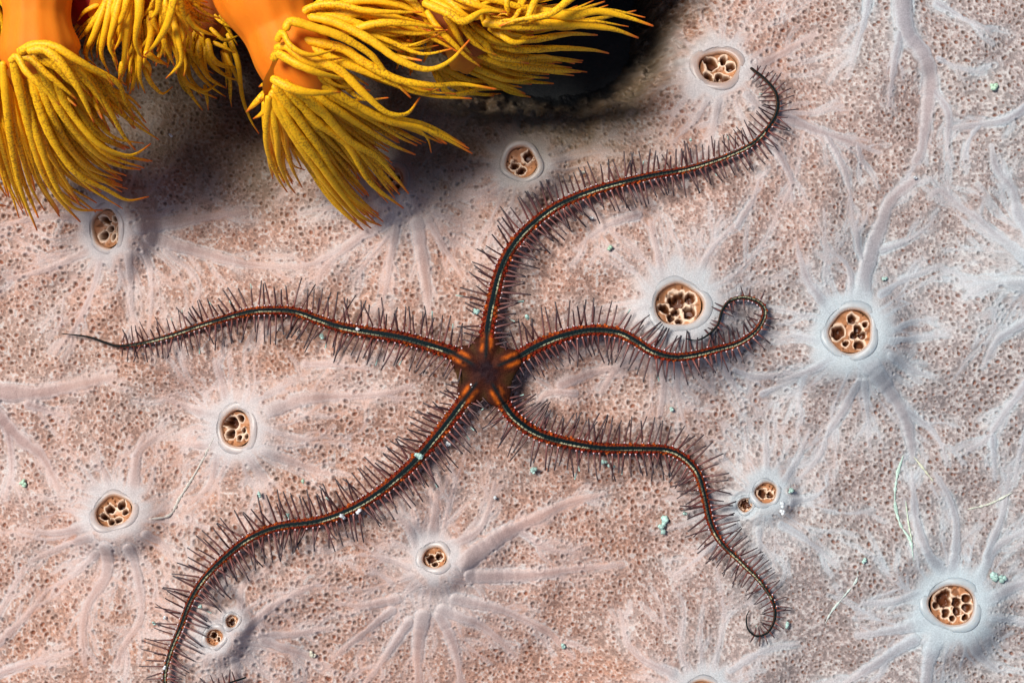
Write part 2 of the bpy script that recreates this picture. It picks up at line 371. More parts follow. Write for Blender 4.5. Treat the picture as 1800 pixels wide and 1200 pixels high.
STEP = 1.5
fx = np.arange(-75, 1876, STEP); fy = np.arange(-75, 1276, STEP)
xs = np.concatenate([np.arange(-1500, -75, 25), fx, np.arange(1895, 3300, 25)])
ys = np.concatenate([np.arange(-1300, -75, 25), fy, np.arange(1295, 2500, 25)])
ix0 = len(np.arange(-1500, -75, 25)); iy0 = len(np.arange(-1300, -75, 25))
X, Y = np.meshgrid(xs, ys)
def win(x0, x1, y0, y1):
    a = np.searchsorted(xs, x0); b = np.searchsorted(xs, x1); c = np.searchsorted(ys, y0); d = np.searchsorted(ys, y1)
    return slice(c, d), slice(a, b)

E = np.full(X.shape, 99.0); HW = np.full(X.shape, 5.0); FADE = np.zeros(X.shape)
for w0, w1, P in ALLV:
    Q = spline(P, 6)
    w = np.linspace(w0 * .88, w1 * .85, len(Q)) * (0.84 + 0.24 * np.random.default_rng(int(P[0, 0] * 7 + P[0, 1])).random(len(Q)))
    fd = np.clip(np.linspace(1.0, 0.35, len(Q)) * (1.0 if w0 > 4.5 else 0.75), 0, 1)
    for i in range(len(Q) - 1):
        a, b = Q[i], Q[i + 1]; pad = max(w[i], w[i + 1]) + 14
        s = win(min(a[0], b[0]) - pad, max(a[0], b[0]) + pad, min(a[1], b[1]) - pad, max(a[1], b[1]) + pad)
        x, y = X[s], Y[s]
        if x.size == 0: continue
        ab = b - a; L2 = ab @ ab + 1e-9
        t = np.clip(((x - a[0]) * ab[0] + (y - a[1]) * ab[1]) / L2, 0, 1)
        ww = w[i] + (w[i + 1] - w[i]) * t
        e = np.hypot(x - a[0] - ab[0] * t, y - a[1] - ab[1] * t) - ww
        k = e < E[s]
        E[s] = np.where(k, e, E[s]); HW[s] = np.where(k, ww, HW[s]); FADE[s] = np.where(k, fd[i], FADE[s])
E = E + 3.0 * (fbm(X, Y, 22, 77, 2) - 0.5)

# pale membrane around oscula, mounds
PALE = np.zeros(X.shape); WH = np.zeros(X.shape); Z = np.zeros(X.shape)
Z += 1.1 * (fbm(X + 900, Y + 900, 420, 21, 2) - 0.5) + 0.30 * (fbm(X, Y, 90, 31, 2) - 0.5)
for o in OSC:
    mx_, my_ = o['m']; mr_ = o['mr']
    rr = np.hypot(X - mx_, Y - my_)
    wob = 1 + 0.35 * (fbm(X, Y, 40, 55, 2) - 0.5)
    PALE = np.maximum(PALE, sstep(1.15, 0.45, rr / mr_ * wob) * .42)
    WH = np.maximum(WH, np.exp(-(rr / (mr_ * 2.3)) ** 2))
    Z += o['h'] * 0.30 / (1 + (rr / (mr_ * 0.9)) ** 2.2)
DE = np.full(X.shape, 9.0)
for o in OSC:
    o['r'] *= .90
for o in OSC:                                     # the skin itself rises to each opening and tilts with it
    cx, cy = o['c']; L_ = math.hypot(*o['f']); fx_, fy_ = o['f'][0] / L_, o['f'][1] / L_
    te = o['te'] = math.radians(min(o['tilt'] * (.62 if o['r'] > 22 else .36), 29))
    i_ = min(int(np.searchsorted(xs, cx)), len(xs) - 1); j_ = int(np.searchsorted(ys, cy))
    zr = o['z'] = float(Z[j_, i_]) + (.06 if o['r'] > 22 else .01) + .0035 * o['r'] * math.sin(te)
    al_ = (X - cx) * fx_ + (Y - cy) * fy_; pe_ = (Y - cy) * fx_ - (X - cx) * fy_
    de = np.hypot(al_ / math.cos(te), pe_) / (o['r'] + .9 * o['lip'])
    lim = 1.6 * o['r'] + o['lip']
    plane = zr - lim * np.tanh(al_ / lim) / 100 * math.tan(te)
    w = sstep(2.5, 1.0, de) * sstep(1.05, 1.45, DE)
    Z = Z * (1 - w) + plane * w
    th_ = np.arctan2(Y - cy, X - cx)
    ray = vnoise((th_ + 4) * 100, de * 8 + cx, 26, int(cx)) - .5
    PALE = np.maximum(PALE, sstep(1.75, 1.0, de + .4 * (fbm(X, Y, 26, 57, 2) - .5) + .9 * ray * sstep(1.0, 1.5, de)))
    DE = np.minimum(DE, de)
# vein relief: soft rounded channel
inside = np.clip(-E / np.maximum(HW, 1), 0, 1)
prof = np.sqrt(np.clip(1 - (1 - inside) ** 2, 0, 1))
Z += prof * HW * 0.0036 * (0.3 + 0.7 * FADE) * sstep(1.1, 1.8, DE)
vein = sstep(1.8, -2.2, E + 4 * (fbm(X, Y, 11, 177, 2) - .5)) * (0.35 + 0.65 * FADE) * (.78 + .4 * fbm(X, Y, 45, 178, 2))
vein = np.clip(vein, 0, 1)
edge = np.exp(-((E - 1.8) / 2.0) ** 2) * sstep(0.28, 0.60, fbm(X, Y, 38, 91, 2)) * (0.25 + 0.75 * FADE)

# crevice beneath the coral at the upper edge
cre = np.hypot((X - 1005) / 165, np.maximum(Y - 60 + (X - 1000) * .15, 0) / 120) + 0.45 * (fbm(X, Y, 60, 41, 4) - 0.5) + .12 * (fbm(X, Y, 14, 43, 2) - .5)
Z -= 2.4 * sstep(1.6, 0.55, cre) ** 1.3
Z -= 1.7 * sstep(330, -100, Y) * sstep(1250, 850, X)

# colour
cool_light = sstep(1050, 1750, X + 0.25 * (Y - 500) + 500 * (fbm(X, Y, 260, 61, 2) - 0.5))     # cooler ambient light to the right, put into the skin colour
warm = fbm(X, Y, 120, 66, 3)
c_w = srgb(212, 163, 142); c_o = srgb(210, 148, 114); c_c = srgb(178, 176, 178); c_white = srgb(218, 216, 212)
mixw = .55 * sstep(0.45, 0.75, warm)[..., None]
base = c_w * (1 - mixw) + c_o * mixw
base = base * (1 - .72 * cool_light[..., None]) + c_c * (.72 * cool_light[..., None])
c_lil = srgb(216, 212, 212) * (1 - cool_light[..., None]) + srgb(196, 213, 220) * cool_light[..., None]
wp = sstep(0.50, 0.72, fbm(X + 500, Y, 75, 70, 3))[..., None]
base = base * (1 - .2 * wp) + c_white * (.2 * wp)
# fine spicule mesh: small pale strands with darker gaps
g1 = vnoise(X + 4 * fbm(X, Y, 17, 98, 1), Y, 4.2, 101); g2 = 1 - np.abs(2 * vnoise(X + 13, Y + 5, 9.5, 102) - 1); g3 = rng.random(X.shape)
gran = 0.62 * g1 + 0.20 * g2 + 0.18 * g3
INF = ((X > -76) & (X < 1876) & (Y > -76) & (Y < 1276)).astype(float)
gran = gran * INF + .5 * (1 - INF)
gr = sstep(0.30, 0.72, gran)
porous = sstep(-2.5, 4.5, E + 7 * (fbm(X, Y, 8, 179, 2) - .5)) * (1 - sstep(0.25, 0.7, PALE))
amp = (0.52 + 0.52 * gr)
col = base * (1 + porous[..., None] * (amp[..., None] * .95 - 1))
whites = sstep(0.62, 0.80, gran) * porous
col = col * (1 - .7 * whites[..., None]) + c_white * (.7 * whites[..., None])
Z += porous * (gr - 0.5) * 0.012
# pores
def scatter(cs, lo, k_):
    A, B = np.meshgrid(np.arange(-70, 1870, cs), np.arange(-70, 1270, cs))
    a_ = (A + rng.uniform(.08 * cs, .92 * cs, A.shape)).ravel(); b_ = (B + rng.uniform(.08 * cs, .92 * cs, A.shape)).ravel()
    kk = rng.random(a_.shape) < lo + k_ * fbm(a_, b_, 130, 201, 2)
    return a_[kk], b_[kk]
p1 = scatter(7.2, .25, .75); p2 = scatter(13.0, .70, .45)
px_ = np.concatenate([p1[0], p2[0]]); py_ = np.concatenate([p1[1], p2[1]]); tier = np.concatenate([np.zeros(len(p1[0])), np.ones(len(p2[0]))])
big = fbm(px_, py_, 190, 207, 2); u = rng.random(px_.shape); v = rng.random(px_.shape); keep = np.ones(len(u), bool)
PORE = np.zeros(X.shape); RIM = np.zeros(X.shape); DEPTH = np.zeros(X.shape); HUE = np.zeros(X.shape)
for x0, y0, uu, vv, bb, ti_ in zip(px_, py_, u, v, big, tier):
    i = int(round((x0 + 75) / STEP)) + ix0; j = int(round((y0 + 75) / STEP)) + iy0
    if (E[j, i] < 1.0 and vein[j, i] > .25 * vv + .1) or PALE[j, i] > .45: continue
    r = 0.9 + 0.9 * vv if ti_ == 0 else (1.9 + 2.0 * vv ** 1.6) * (0.62 + .75 * bb)
    k = 6 if r > 2.4 else 3
    s = (slice(j - k, j + k + 1), slice(i - k, i + k + 1))
    an = uu * 9.0; ca, sa = math.cos(an), math.sin(an)
    dx, dy = X[s] - x0, Y[s] - y0
    d = np.hypot((dx * ca + dy * sa) * (1 + .35 * vv), -dx * sa + dy * ca) / r
    p_ = sstep(1.25, 0.55, d) * min(1.0, 0.48 + r * 0.18)
    PORE[s] = np.maximum(PORE[s], p_)
    RIM[s] = np.maximum(RIM[s], np.exp(-((d - 1.7) / 0.45) ** 2) * min(1, r / 4.0))
    DEPTH[s] = np.maximum(DEPTH[s], sstep(1.3, .1, d) * r * 0.008)
    HUE[s] = np.where(p_ > 0.1, (vv * 7.3) % 1, HUE[s])
Z -= DEPTH; Z += RIM * 0.012 * (1 - PORE)
pc = srgb(150, 80, 46) * (1 - HUE[..., None]) + srgb(92, 66, 54) * HUE[..., None]
pc = pc * (1 - .35 * cool_light[..., None]) + srgb(104, 86, 76) * (.35 * cool_light[..., None])
c_rim = base * .5 + c_white * .55
col = col * (1 - .45 * RIM[..., None]) + c_rim * (.45 * RIM[..., None])
pk = (PORE * .93)[..., None]
col = col * (1 - pk) + pc * pk
# veins and membranes
core = (sstep(-1.5, -8.0, E) * .8)[..., None]
c_v1 = srgb(206, 186, 182) * (1 - cool_light[..., None]) + srgb(192, 198, 204) * cool_light[..., None]
c_v2 = srgb(166, 137, 132) * (1 - cool_light[..., None]) + srgb(150, 148, 156) * cool_light[..., None]
c_vein = c_v1 * (1 - core) + c_v2 * core
nearw = (WH ** 2 * .35)[..., None]
c_vein = c_vein * (1 - nearw) + (c_lil * .86) * nearw
c_vein = c_vein * (0.93 + .14 * fbm(X, Y, 14, 301, 2))[..., None]
vk = (vein * .94)[..., None]
col = col * (1 - vk) + c_vein * vk
ek = (edge * .75)[..., None]
col = col * (1 - ek) + c_lil * ek
halo = (np.exp(-((E - 6) / 9.0) ** 2) * sstep(.25, .65, fbm(X, Y, 48, 311, 2)) * (.3 + .7 * FADE) * .28)[..., None]
col = col * (1 - halo) + c_lil * halo
wh = (WH * sstep(.30, .70, fbm(X, Y, 34, 315, 3)) * .10)[..., None]
col = col * (1 - wh) + c_lil * wh
fl = sstep(.42, .62, fbm(X, Y, 60, 320, 2))[..., None] * sstep(1.2, 1.9, DE)[..., None] * (1 - .6 * cool_light[..., None])
c_pale = (c_lil * .88) * (1 - .6 * fl) + srgb(204, 166, 148) * .6 * fl
c_pale = c_pale * (0.95 + .1 * fbm(X, Y, 25, 305, 2))[..., None]
pk = (PALE * .85)[..., None] * (1 - .25 * vein[..., None])
col = col * (1 - pk) + c_pale * pk

shade_tint = (sstep(1.75, .8, cre + .5 * (fbm(X, Y, 45, 331, 3) - .5)) * .6 + sstep(400, 240, Y + 150 * (fbm(X, Y, 110, 335, 3) - .5)) * sstep(1230, 1020, X) * .62)[..., None]  # olive-brown shade under the corals and by the crevice, painted into the skin
shade_tint = np.clip(shade_tint * 1.12, 0, .8)
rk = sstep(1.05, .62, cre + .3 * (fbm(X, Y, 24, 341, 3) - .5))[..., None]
col = col * (1 - shade_tint) + srgb(104, 90, 62) * (.8 + .4 * fbm(X, Y, 30, 337, 2))[..., None] * shade_tint
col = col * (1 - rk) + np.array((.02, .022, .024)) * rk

def hz(px, py):
    """surface height at photo-pixel ground coordinates"""
    i = min(max(int(np.searchsorted(xs, px)), 0), len(xs) - 1); j = min(max(int(np.searchsorted(ys, py)), 0), len(ys) - 1)
    return float(Z[j, i])

ZS = Z - 1.3 * sstep(.83, .72, DE)
col = col * .68
VV = np.stack([(X - 900) / 100, (600 - Y) / 100, ZS], -1).reshape(-1, 3)
ny, nx = X.shape
idx = np.arange(nx * ny).reshape(ny, nx)
F = np.stack([idx[:-1, :-1], idx[1:, :-1], idx[1:, 1:], idx[:-1, 1:]], -1).reshape(-1, 4)
hole = (cre[:-1, :-1] < 0.55) & (Y[:-1, :-1] > -130)
F = F[~hole.ravel()]
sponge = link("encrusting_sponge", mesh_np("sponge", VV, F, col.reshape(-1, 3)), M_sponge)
tag(sponge, "pinkish white encrusting sponge covering the whole bottom, pitted with pores and branching veins", "sponge")

# ------------------------------------------------------------------ unseen rock added past upper edge to cast shade; coral stalks root in it
iv5, if5 = ico(5)
ov = iv5 / (np.abs(iv5) ** 4).sum(1, keepdims=True) ** .25 * np.array((9.0, 2.75, 2.3))
an_ = fbm(ov[:, 0] * 100 + 5000, ov[:, 1] * 100 + ov[:, 2] * 73 + 5000, 230, 801, 4)
ov = ov * (0.86 + 0.26 * an_)[:, None]
ov[:, 1] += 0.45 * np.clip(1 - ov[:, 2] / 1.8, 0, 1.6)
ov += np.array(((350 - 900) / 100, (600 + 258) / 100, 0.0))
tag(link("base_and_shade_rock", mesh_np("base_and_shade_rock", ov, if5), m), kind="structure")

ov2 = iv5 / (np.abs(iv5) ** 3).sum(1, keepdims=True) ** .333 * np.array((2.4, 2.4, 2.6))  # unseen boulder added at left to block light from the sponge below
ov2 = ov2 * (0.84 + 0.3 * fbm(ov2[:, 0] * 100 + 7000, ov2[:, 1] * 100 + ov2[:, 2] * 73 + 7000, 150, 811, 4))[:, None] + np.array(((-285 - 900) / 100, (600 - 60) / 100, 0.1))
tag(link("base_and_shade_rock", mesh_np("base_and_shade_rock", ov2, if5), m), kind="structure")

# ------------------------------------------------------------------ oscula
def build_osculum(k, o):
    r = o['r'] / 100.0; lip = o['lip'] / 100.0
    fx_, fy_ = o['f']; L = math.hypot(fx_, fy_); ti = o['te']
    ax = Vector((fx_ / L * math.sin(ti), -fy_ / L * math.sin(ti), math.cos(ti)))
    zr = o['z']
    c = Vector(((o['c'][0] - 900) / 100, (600 - o['c'][1]) / 100, zr))
    q = ax.to_track_quat('Z', 'Y')
    eu = q @ Vector((1, 0, 0)); ev = q @ Vector((0, 1, 0))
    # align u with image right, v with image down as seen from above
    eu = Vector((1, 0, 0)) - ax * ax.x; eu.normalize(); ev = ax.cross(eu) * -1      # image down
    K = .72
    blue = float(sstep(1200, 1700, np.array(o['c'][0])))
    mc = srgb(190, 184, 178) * (1 - blue) + srgb(180, 192, 195) * blue
    mc = mc * K
    inner = srgb(205, 150, 105) * K
    ns = 72; rr_ = random.Random(k)
    ph = [rr_.uniform(0, 6.28) for _ in range(4)]
    prof = [(r + lip * 1.15, -0.34), (r + lip * 1.0, -0.03), (r + lip * .82, .002), (r + lip * .55, .010), (r + lip * .28, .009), (r + lip * .06, 0.0),
            (r * .985, -0.06), (r * .97, -0.14 - .2 * r), (r * .98, -0.3 - .5 * r)]
    ang = np.linspace(0, 2 * math.pi, ns, endpoint=False)
    wv = 1 + 0.06 * np.sin(2 * ang + ph[0]) + 0.04 * np.sin(3 * ang + ph[1]) + .02 * np.sin(5 * ang + ph[2])
    lc_ = col[int(np.searchsorted(ys, o['m'][1])) if o['m'][1] < 2400 else -1, int(np.searchsorted(xs, o['c'][0] + 1.6 * o['r']))]
    mc = mc * .15 + lc_ * .85
    AX, EU, EV, CC = (np.array(v_[:]) for v_ in (ax, eu, ev, c))
    rings = []; cols_ = []
    ring = lambda pr, pz: CC + (EU[None] * np.cos(ang)[:, None] + EV[None] * np.sin(ang)[:, None]) * (pr * wv)[:, None] + AX[None] * (pz + .015 * np.sin(3 * ang + ph[3]))[:, None]
    for i, (pr, pz) in enumerate(prof):
        q_ = ring(pr, pz); rings.append(q_); f_ = float(sstep(3.6, 6.5, np.array(float(i)))); g_ = float(sstep(3.5, .5, np.array(float(i))))
        fcol = np.array([col[int(np.clip(np.searchsorted(ys, 600 - y * 100), 0, len(ys) - 1)), int(np.clip(np.searchsorted(xs, x * 100 + 900), 0, len(xs) - 1))] for x, y in q_[:, :2]])
        cols_.append((mc * (1 - f_) + inner * f_) * (1 - g_) + fcol * g_)
    F = []
    for i in range(len(rings) - 1):
        for j in range(ns):
            a = i * ns + j; b = i * ns + (j + 1) % ns
            F.append((a, b, b + ns, a + ns))
    ob = link("osculum", mesh_np("osculum", np.vstack(rings), F, np.vstack(cols_)), M_osc, sponge)
    ob["label"] = o['label']
    # sieve plate with its exhalant holes
    n = 58
    g = np.linspace(-1, 1, n); U, Vv = np.meshgrid(g, g)
    R = np.hypot(U, Vv)
    k_ = np.maximum(np.abs(U), np.abs(Vv)) / np.maximum(R, 1e-6)          # square -> disc
    U2, V2 = U * k_, Vv * k_; R2 = np.hypot(U2, V2)
    nz = fbm(U2 * 10 + 40 + 9 * k, V2 * 10 + 40, 4.0, 400 + k, 2)
    H = -0.06 - 0.42 * r * (1 - R2 ** 2) ** 0.8 + 0.10 * r * (nz - .5)
    hm = np.zeros(U.shape); ring = np.zeros(U.shape)
    for (hu, hv, hr) in o['holes']:
        d = np.hypot(U2 - hu, V2 - hv) / hr + 0.95 * (fbm(U2 * 10 + 70, V2 * 10 + 3 * k, 3.0, 450 + k, 2) - .5)
        d = d * 1.12
        hm = np.maximum(hm, sstep(1.08, 0.66, d)); ring = np.maximum(ring, np.exp(-((d - 1.18) / .2) ** 2))
    small = fbm(U2 * 40 + 300, V2 * 40 + 17 * k, 5.5, 470 + k, 1)
    hs = sstep(0.72, 0.86, small) * .8
    H = H - hm * (0.36 * r + 0.05) - hs * .05 + ring * 0.05 * r
    inn = (srgb(182, 126, 86) * .78) * (0.65 + .7 * nz)[..., None]; strand = srgb(226, 198, 172) * .85; dark = srgb(84, 42, 16) * .9
    fw = (sstep(0.2, 0.6, ring + .8 * (nz - .42)))[..., None]
    cc = inn * (1 - fw) + strand * fw
    hh = np.clip(hm + hs * .8, 0, 1)[..., None]
    cc = cc * (1 - hh) + dark * hh
    P = np.array(c[:]) + (U2 * r * 1.0)[..., None] * np.array(eu[:]) + (V2 * r * 1.0)[..., None] * np.array(ev[:]) + H[..., None] * np.array(ax[:])
    idx = np.arange(n * n).reshape(n, n)
    Fq = np.stack([idx[:-1, :-1], idx[1:, :-1], idx[1:, 1:], idx[:-1, 1:]], -1).reshape(-1, 4)
    link("sieve", mesh_np("sieve", P.reshape(-1, 3), Fq, cc.reshape(-1, 3)), M_sieve, ob)
    return ob
for k, o in enumerate(OSC): build_osculum(k, o)

# ------------------------------------------------------------------ brittle star
ARMS = [
 [855,648, 855,600, 860,560, 868,520, 880,475, 900,435, 930,400, 975,365, 1030,340, 1090,322, 1150,308, 1210,297, 1270,278, 1320,255, 1350,225, 1366,195, 1364,165, 1345,140, 1320,120],
 [855,648, 905,630, 945,608, 990,590, 1040,580, 1085,584, 1115,598, 1145,617, 1180,627, 1215,625, 1260,614, 1300,602, 1330,580, 1344,552, 1336,533, 1310,523, 1285,528, 1270,545, 1262,570, 1245,588, 1225,598, 1205,595],
 [855,648, 880,700, 905,735, 945,762, 1000,778, 1060,787, 1120,788, 1170,790, 1200,803, 1225,830, 1238,870, 1248,915, 1265,950, 1300,985, 1335,1020, 1358,1055, 1362,1085, 1350,1110, 1330,1117, 1315,1105, 1312,1085, 1317,1072],
 [855,648, 825,690, 800,725, 765,770, 720,820, 670,862, 620,893, 560,915, 490,925, 440,945, 400,975, 360,1015, 335,1055, 318,1100, 300,1145, 290,1190, 297,1235, 330,1245, 370,1216, 400,1201, 432,1190],
 [855,648, 800,622, 750,605, 700,592, 650,584, 600,575, 560,562, 520,548, 480,545, 440,548, 400,558, 350,573, 300,590, 250,603, 210,608, 185,602, 155,592, 108,586],
]
TIPW = [3.4, 1.5, 1.3, 2.2, 1.2]
star_c = W(853, 652, 0.5)
arm_data = []
bmv = Bag()
for k, a in enumerate(ARMS):
    P = spline(np.array(a, float).reshape(-1, 2), 2.0)
    s = np.concatenate([[0], np.cumsum(np.linalg.norm(np.diff(P, axis=0), axis=1))]); f = s / s[-1]
    R = np.interp(f, [0, .06, .3, .55, .75, .9, 1], [16, 13.5, 10.6, 8.2, 5.6, 3.2 if k != 0 else 4.6, TIPW[k]])
    zs = np.array([hz(x, y) for x, y in P])
    w_ = np.ones(61) / 61; zp = np.pad(zs, 30, mode='edge'); zs = np.convolve(zp, w_, 'valid')
    zc = zs + R / 100 * 0.9 + np.interp(f, [0, .1, .5, 1], [.26, .20, .14, .10])
    P3 = np.array([W(x, y, z)[:] for (x, y), z in zip(P, zc)])
    wob = 1 + 0.03 * np.cos(2 * math.pi * s / 7.0)
    V, Fq, t = tube(P3, R / 100 * wob * 0.86, 14, flat=0.8)
    bmv.add(V, Fq)
    arm_data.append((P, s, f, R, zc, P3))
cz = arm_data[0][4][0]
star_c = W(853, 652, cz)
dv, df = ico(4)
angs = [math.atan2(-(d[0][30][1] - 652), d[0][30][0] - 853) for d in arm_data]
th = np.arctan2(dv[:, 1], dv[:, 0])
lob = np.ones(len(dv))
da = np.min([np.abs((th - a + math.pi) % (2 * math.pi) - math.pi) for a in angs], axis=0)
lob = 0.65 - 0.15 * sstep(.12, .62, da)
bmv.add(np.stack([dv[:, 0] * lob, dv[:, 1] * lob, dv[:, 2] * 0.13 * (1 + .25 * sstep(.5, .1, da))], 1) + np.array(star_c[:]) + np.array([0, 0, -.02]), df)
tmp = bpy.data.objects.new("tmp", bmv.mesh("tmp")); C.objects.link(tmp)
md = tmp.modifiers.new("r", 'REMESH'); md.mode = 'VOXEL'; md.voxel_size = 0.0125
dg = bpy.context.evaluated_depsgraph_get(); dg.update()
em = tmp.evaluated_get(dg).to_mesh()
nv = len(em.vertices); co = np.empty(nv * 3, np.float32); em.vertices.foreach_get("co", co); co = co.reshape(-1, 3)
Fb = [tuple(p.vertices) for p in em.polygons]
tmp.evaluated_get(dg).to_mesh_clear(); bpy.data.objects.remove(tmp)
# colour the body by its place along the arms
allP = np.vstack([d[5] for d in arm_data]); armid = np.concatenate([np.full(len(d[0]), i) for i, d in enumerate(arm_data)])
alls = np.concatenate([d[1] for d in arm_data]); allR = np.concatenate([d[3] for d in arm_data]); allf = np.concatenate([d[2] for d in arm_data])
Tn = np.vstack([np.gradient(d[5], axis=0) for d in arm_data]); Tn /= np.linalg.norm(Tn, axis=1, keepdims=True)
# nearest centreline sample (chunked, horizontal distance)
near = np.empty(nv, int)
for a in range(0, nv, 2000):
    q = co[a:a + 2000]
    d2 = (q[:, None, 0] - allP[None, :, 0]) ** 2 + (q[:, None, 1] - allP[None, :, 1]) ** 2 + .25 * (q[:, None, 2] - allP[None, :, 2]) ** 2
    near[a:a + 2000] = d2.argmin(1)
dlt = co - allP[near]
lat = (dlt[:, 0] * -Tn[near, 1] + dlt[:, 1] * Tn[near, 0]) * 100        # + = left of the growing direction
Rn = allR[near]; sn = alls[near] + (dlt * Tn[near]).sum(1) * 100
stripe_w = np.clip(Rn * 0.40, 1.4, 4.8)
c_black = np.array((0.004, 0.011, 0.013)); c_teal = np.array((0.006, 0.03, 0.032))
c_red = np.array((0.09, 0.012, 0.007)); c_orange = np.array((0.20, 0.035, 0.008)); c_cream = np.array((0.50, 0.48, 0.30))
bc = np.where((np.sin(sn * 2 * math.pi / 7.0) > 0.1)[:, None], c_red, c_orange * .75)
bc = bc * (0.7 + .6 * vnoise(co[:, 0] * 100 + 3000, co[:, 1] * 100 + 3000, 5, 5))[:, None]
tipk = sstep(.62, .8, allf[near])[:, None]
bc = bc * (1 - tipk) + np.array((0.06, 0.03, 0.018)) * tipk
side = np.where(np.isin(armid[near], [0, 1]), -1, 1); side = np.where(armid[near] == 2, -1, side)
al = np.abs(lat)
seg = (sn % 8.2) < 6.6
cl = (np.abs(lat * side - stripe_w * .62) < 0.85) & seg & (allf[near] < .84)
strong = (lat * side > 0)
st = (al < stripe_w)
bc = np.where(st[:, None], c_black * .9, bc)
ck = np.where(cl, 0.9, 0.0)[:, None] * (0.12 + .88 * sstep(.38, .6, vnoise(sn + 500, armid[near] * 40. + 20., 26, 9)))[:, None]
bc = bc * (1 - ck) + c_cream * ck
# the disc
rd = np.hypot(co[:, 0] - star_c.x, co[:, 1] - star_c.y); thv = np.arctan2(co[:, 1] - star_c.y, co[:, 0] - star_c.x)
dav = np.min([np.abs((thv - a + math.pi) % (2 * math.pi) - math.pi) for a in angs], axis=0)
n1 = fbm(co[:, 0] * 100 + 2000, co[:, 1] * 100 + 2000, 14, 12, 3)
dc = np.array((0.036, 0.010, 0.006))[None] * (0.55 + 1.1 * n1)[:, None]
och = np.array((0.045, 0.026, 0.009))
ok = (sstep(.33, .62, dav) * sstep(.22, .5, rd))[:, None] * .75
dc = dc * (1 - ok) + och * ok * (0.7 + .6 * n1)[:, None]
sh = (np.exp(-((dav * rd - 0.075) / 0.035) ** 2) * sstep(.30, .42, rd) * sstep(.80, .55, rd) * np.clip(2.6 * (n1 - .22), 0, 1.2))[:, None]
dc = dc * (1 - np.clip(sh, 0, 1)) + np.array((0.42, 0.085, 0.008)) * np.clip(sh, 0, 1)
dk = (np.exp(-(dav * rd / 0.03) ** 2) * sstep(.16, .05, np.abs(rd - .48) - .15))[:, None]
dc = dc * (1 - dk * .9) + c_black * dk * .9
ctr = sstep(.30, .05, rd + .25 * (n1 - .5))[:, None]
dc = dc * (1 - .75 * ctr) + np.array((0.012, 0.008, 0.012)) * .75 * ctr
m_ = sstep(.72, .58, rd)[:, None]
bc = bc * (1 - m_) + dc * m_
body = Bag(); body.add(co, Fb, bc)
# lateral plates: small bead-like shields along both flanks, with glints put on as pale dots
iv, iff = ico(1)
rb = random.Random(3)
spine_list = []
for k, (P, s, f, R, zc, P3) in enumerate(arm_data):
    T2 = np.gradient(P, axis=0); T2 /= np.linalg.norm(T2, axis=1, keepdims=True)
    Lm = s[-1]
    for sd in (-1, 1):
        q = 42.0
        while q < Lm * 0.985:
            i = int(np.searchsorted(s, q)); ff = q / Lm; Rr = R[i]
            nrm = np.array([T2[i][1], -T2[i][0]]) * sd        # image coords
            if ff < 0.86 and Rr > 3.5:
                br = (Rr * 0.24 + .7) * rb.uniform(.75, 1.2)
                p2 = P[i] + nrm * Rr * 0.88 + T2[i] * rb.uniform(-1, 1)
                cc = (np.array((0.17, 0.016, 0.007)) if rb.random() < .7 else np.array((0.32, 0.06, 0.010))) * rb.uniform(.6, 1.2)
                c3 = np.array(W(p2[0], p2[1], zc[i] + Rr * .0022)[:])
                body.add(iv * (br / 100) * np.array((1, 1, .9)) + c3, iff, cc)
                p4 = P[i] + nrm * Rr * rb.uniform(.60, .72) + T2[i] * 3
                body.add(iv * (br * .8 / 100) + np.array(W(p4[0], p4[1], zc[i] + Rr * .0045)[:]), iff, cc * rb.uniform(.7, 1.3))
                if rb.random() < .62:
                    p5 = p2 + nrm * br * .5
                    body.add(iv * (1.6 / 100) + np.array(W(p5[0], p5[1], zc[i] + Rr * .0025 + br / 100 * .75)[:]), iff, (0.62, 0.50, 0.53))
            # spines at this joint
            Ls = np.interp(ff, [0, .04, .12, .45, .7, .88, .97, 1], [20, 34, 52, 54, 50, 40, 22, 8])
            if k == 1: Ls *= np.interp(ff, [0, .4, .6, .75, 1], [1, .95, .66, .5, .42])
            if k == 2: Ls *= np.interp(ff, [0, .5, .7, 1], [1, .92, .85, .5])
            if k == 0: Ls *= np.interp(ff, [0, .3, .6, 1], [1.0, .95, .8, .9])
            if k == 4: Ls *= np.interp(ff, [0, .5, .8, 1], [1, .95, .75, .4])
            if not (k in (1, 2) and ff > .94) and not (k == 1 and ff > .74 and rb.random() < .4) and not (k == 4 and ff > .86):
              for el in ((rb.choice((rb.uniform(0, 22), rb.uniform(8, 50))),) if rb.random() < .72 else (rb.uniform(0, 20), rb.uniform(28, 55))):
                L_ = Ls * rb.uniform(.72, 1.10); e_ = math.radians(el)
                fw = rb.gauss(.16, .17)
                d2 = nrm + T2[i] * fw; d2 /= np.linalg.norm(d2)
                p0 = P[i] + nrm * Rr * .8
                spine_list.append((k, sd, p0, d2, e_, L_, zc[i] + Rr * .002, T2[i], ff))
            q += np.interp(ff, [0, .3, .8, 1], [10.6, 10.4, 9.8, 8.8])
star_me = body.mesh("brittle_star")
star = link("brittle_star", star_me, M_star)
tag(star, "slender five armed brittle star, black stripe along each spiny reddish arm, sprawled on the sponge", "brittle star")

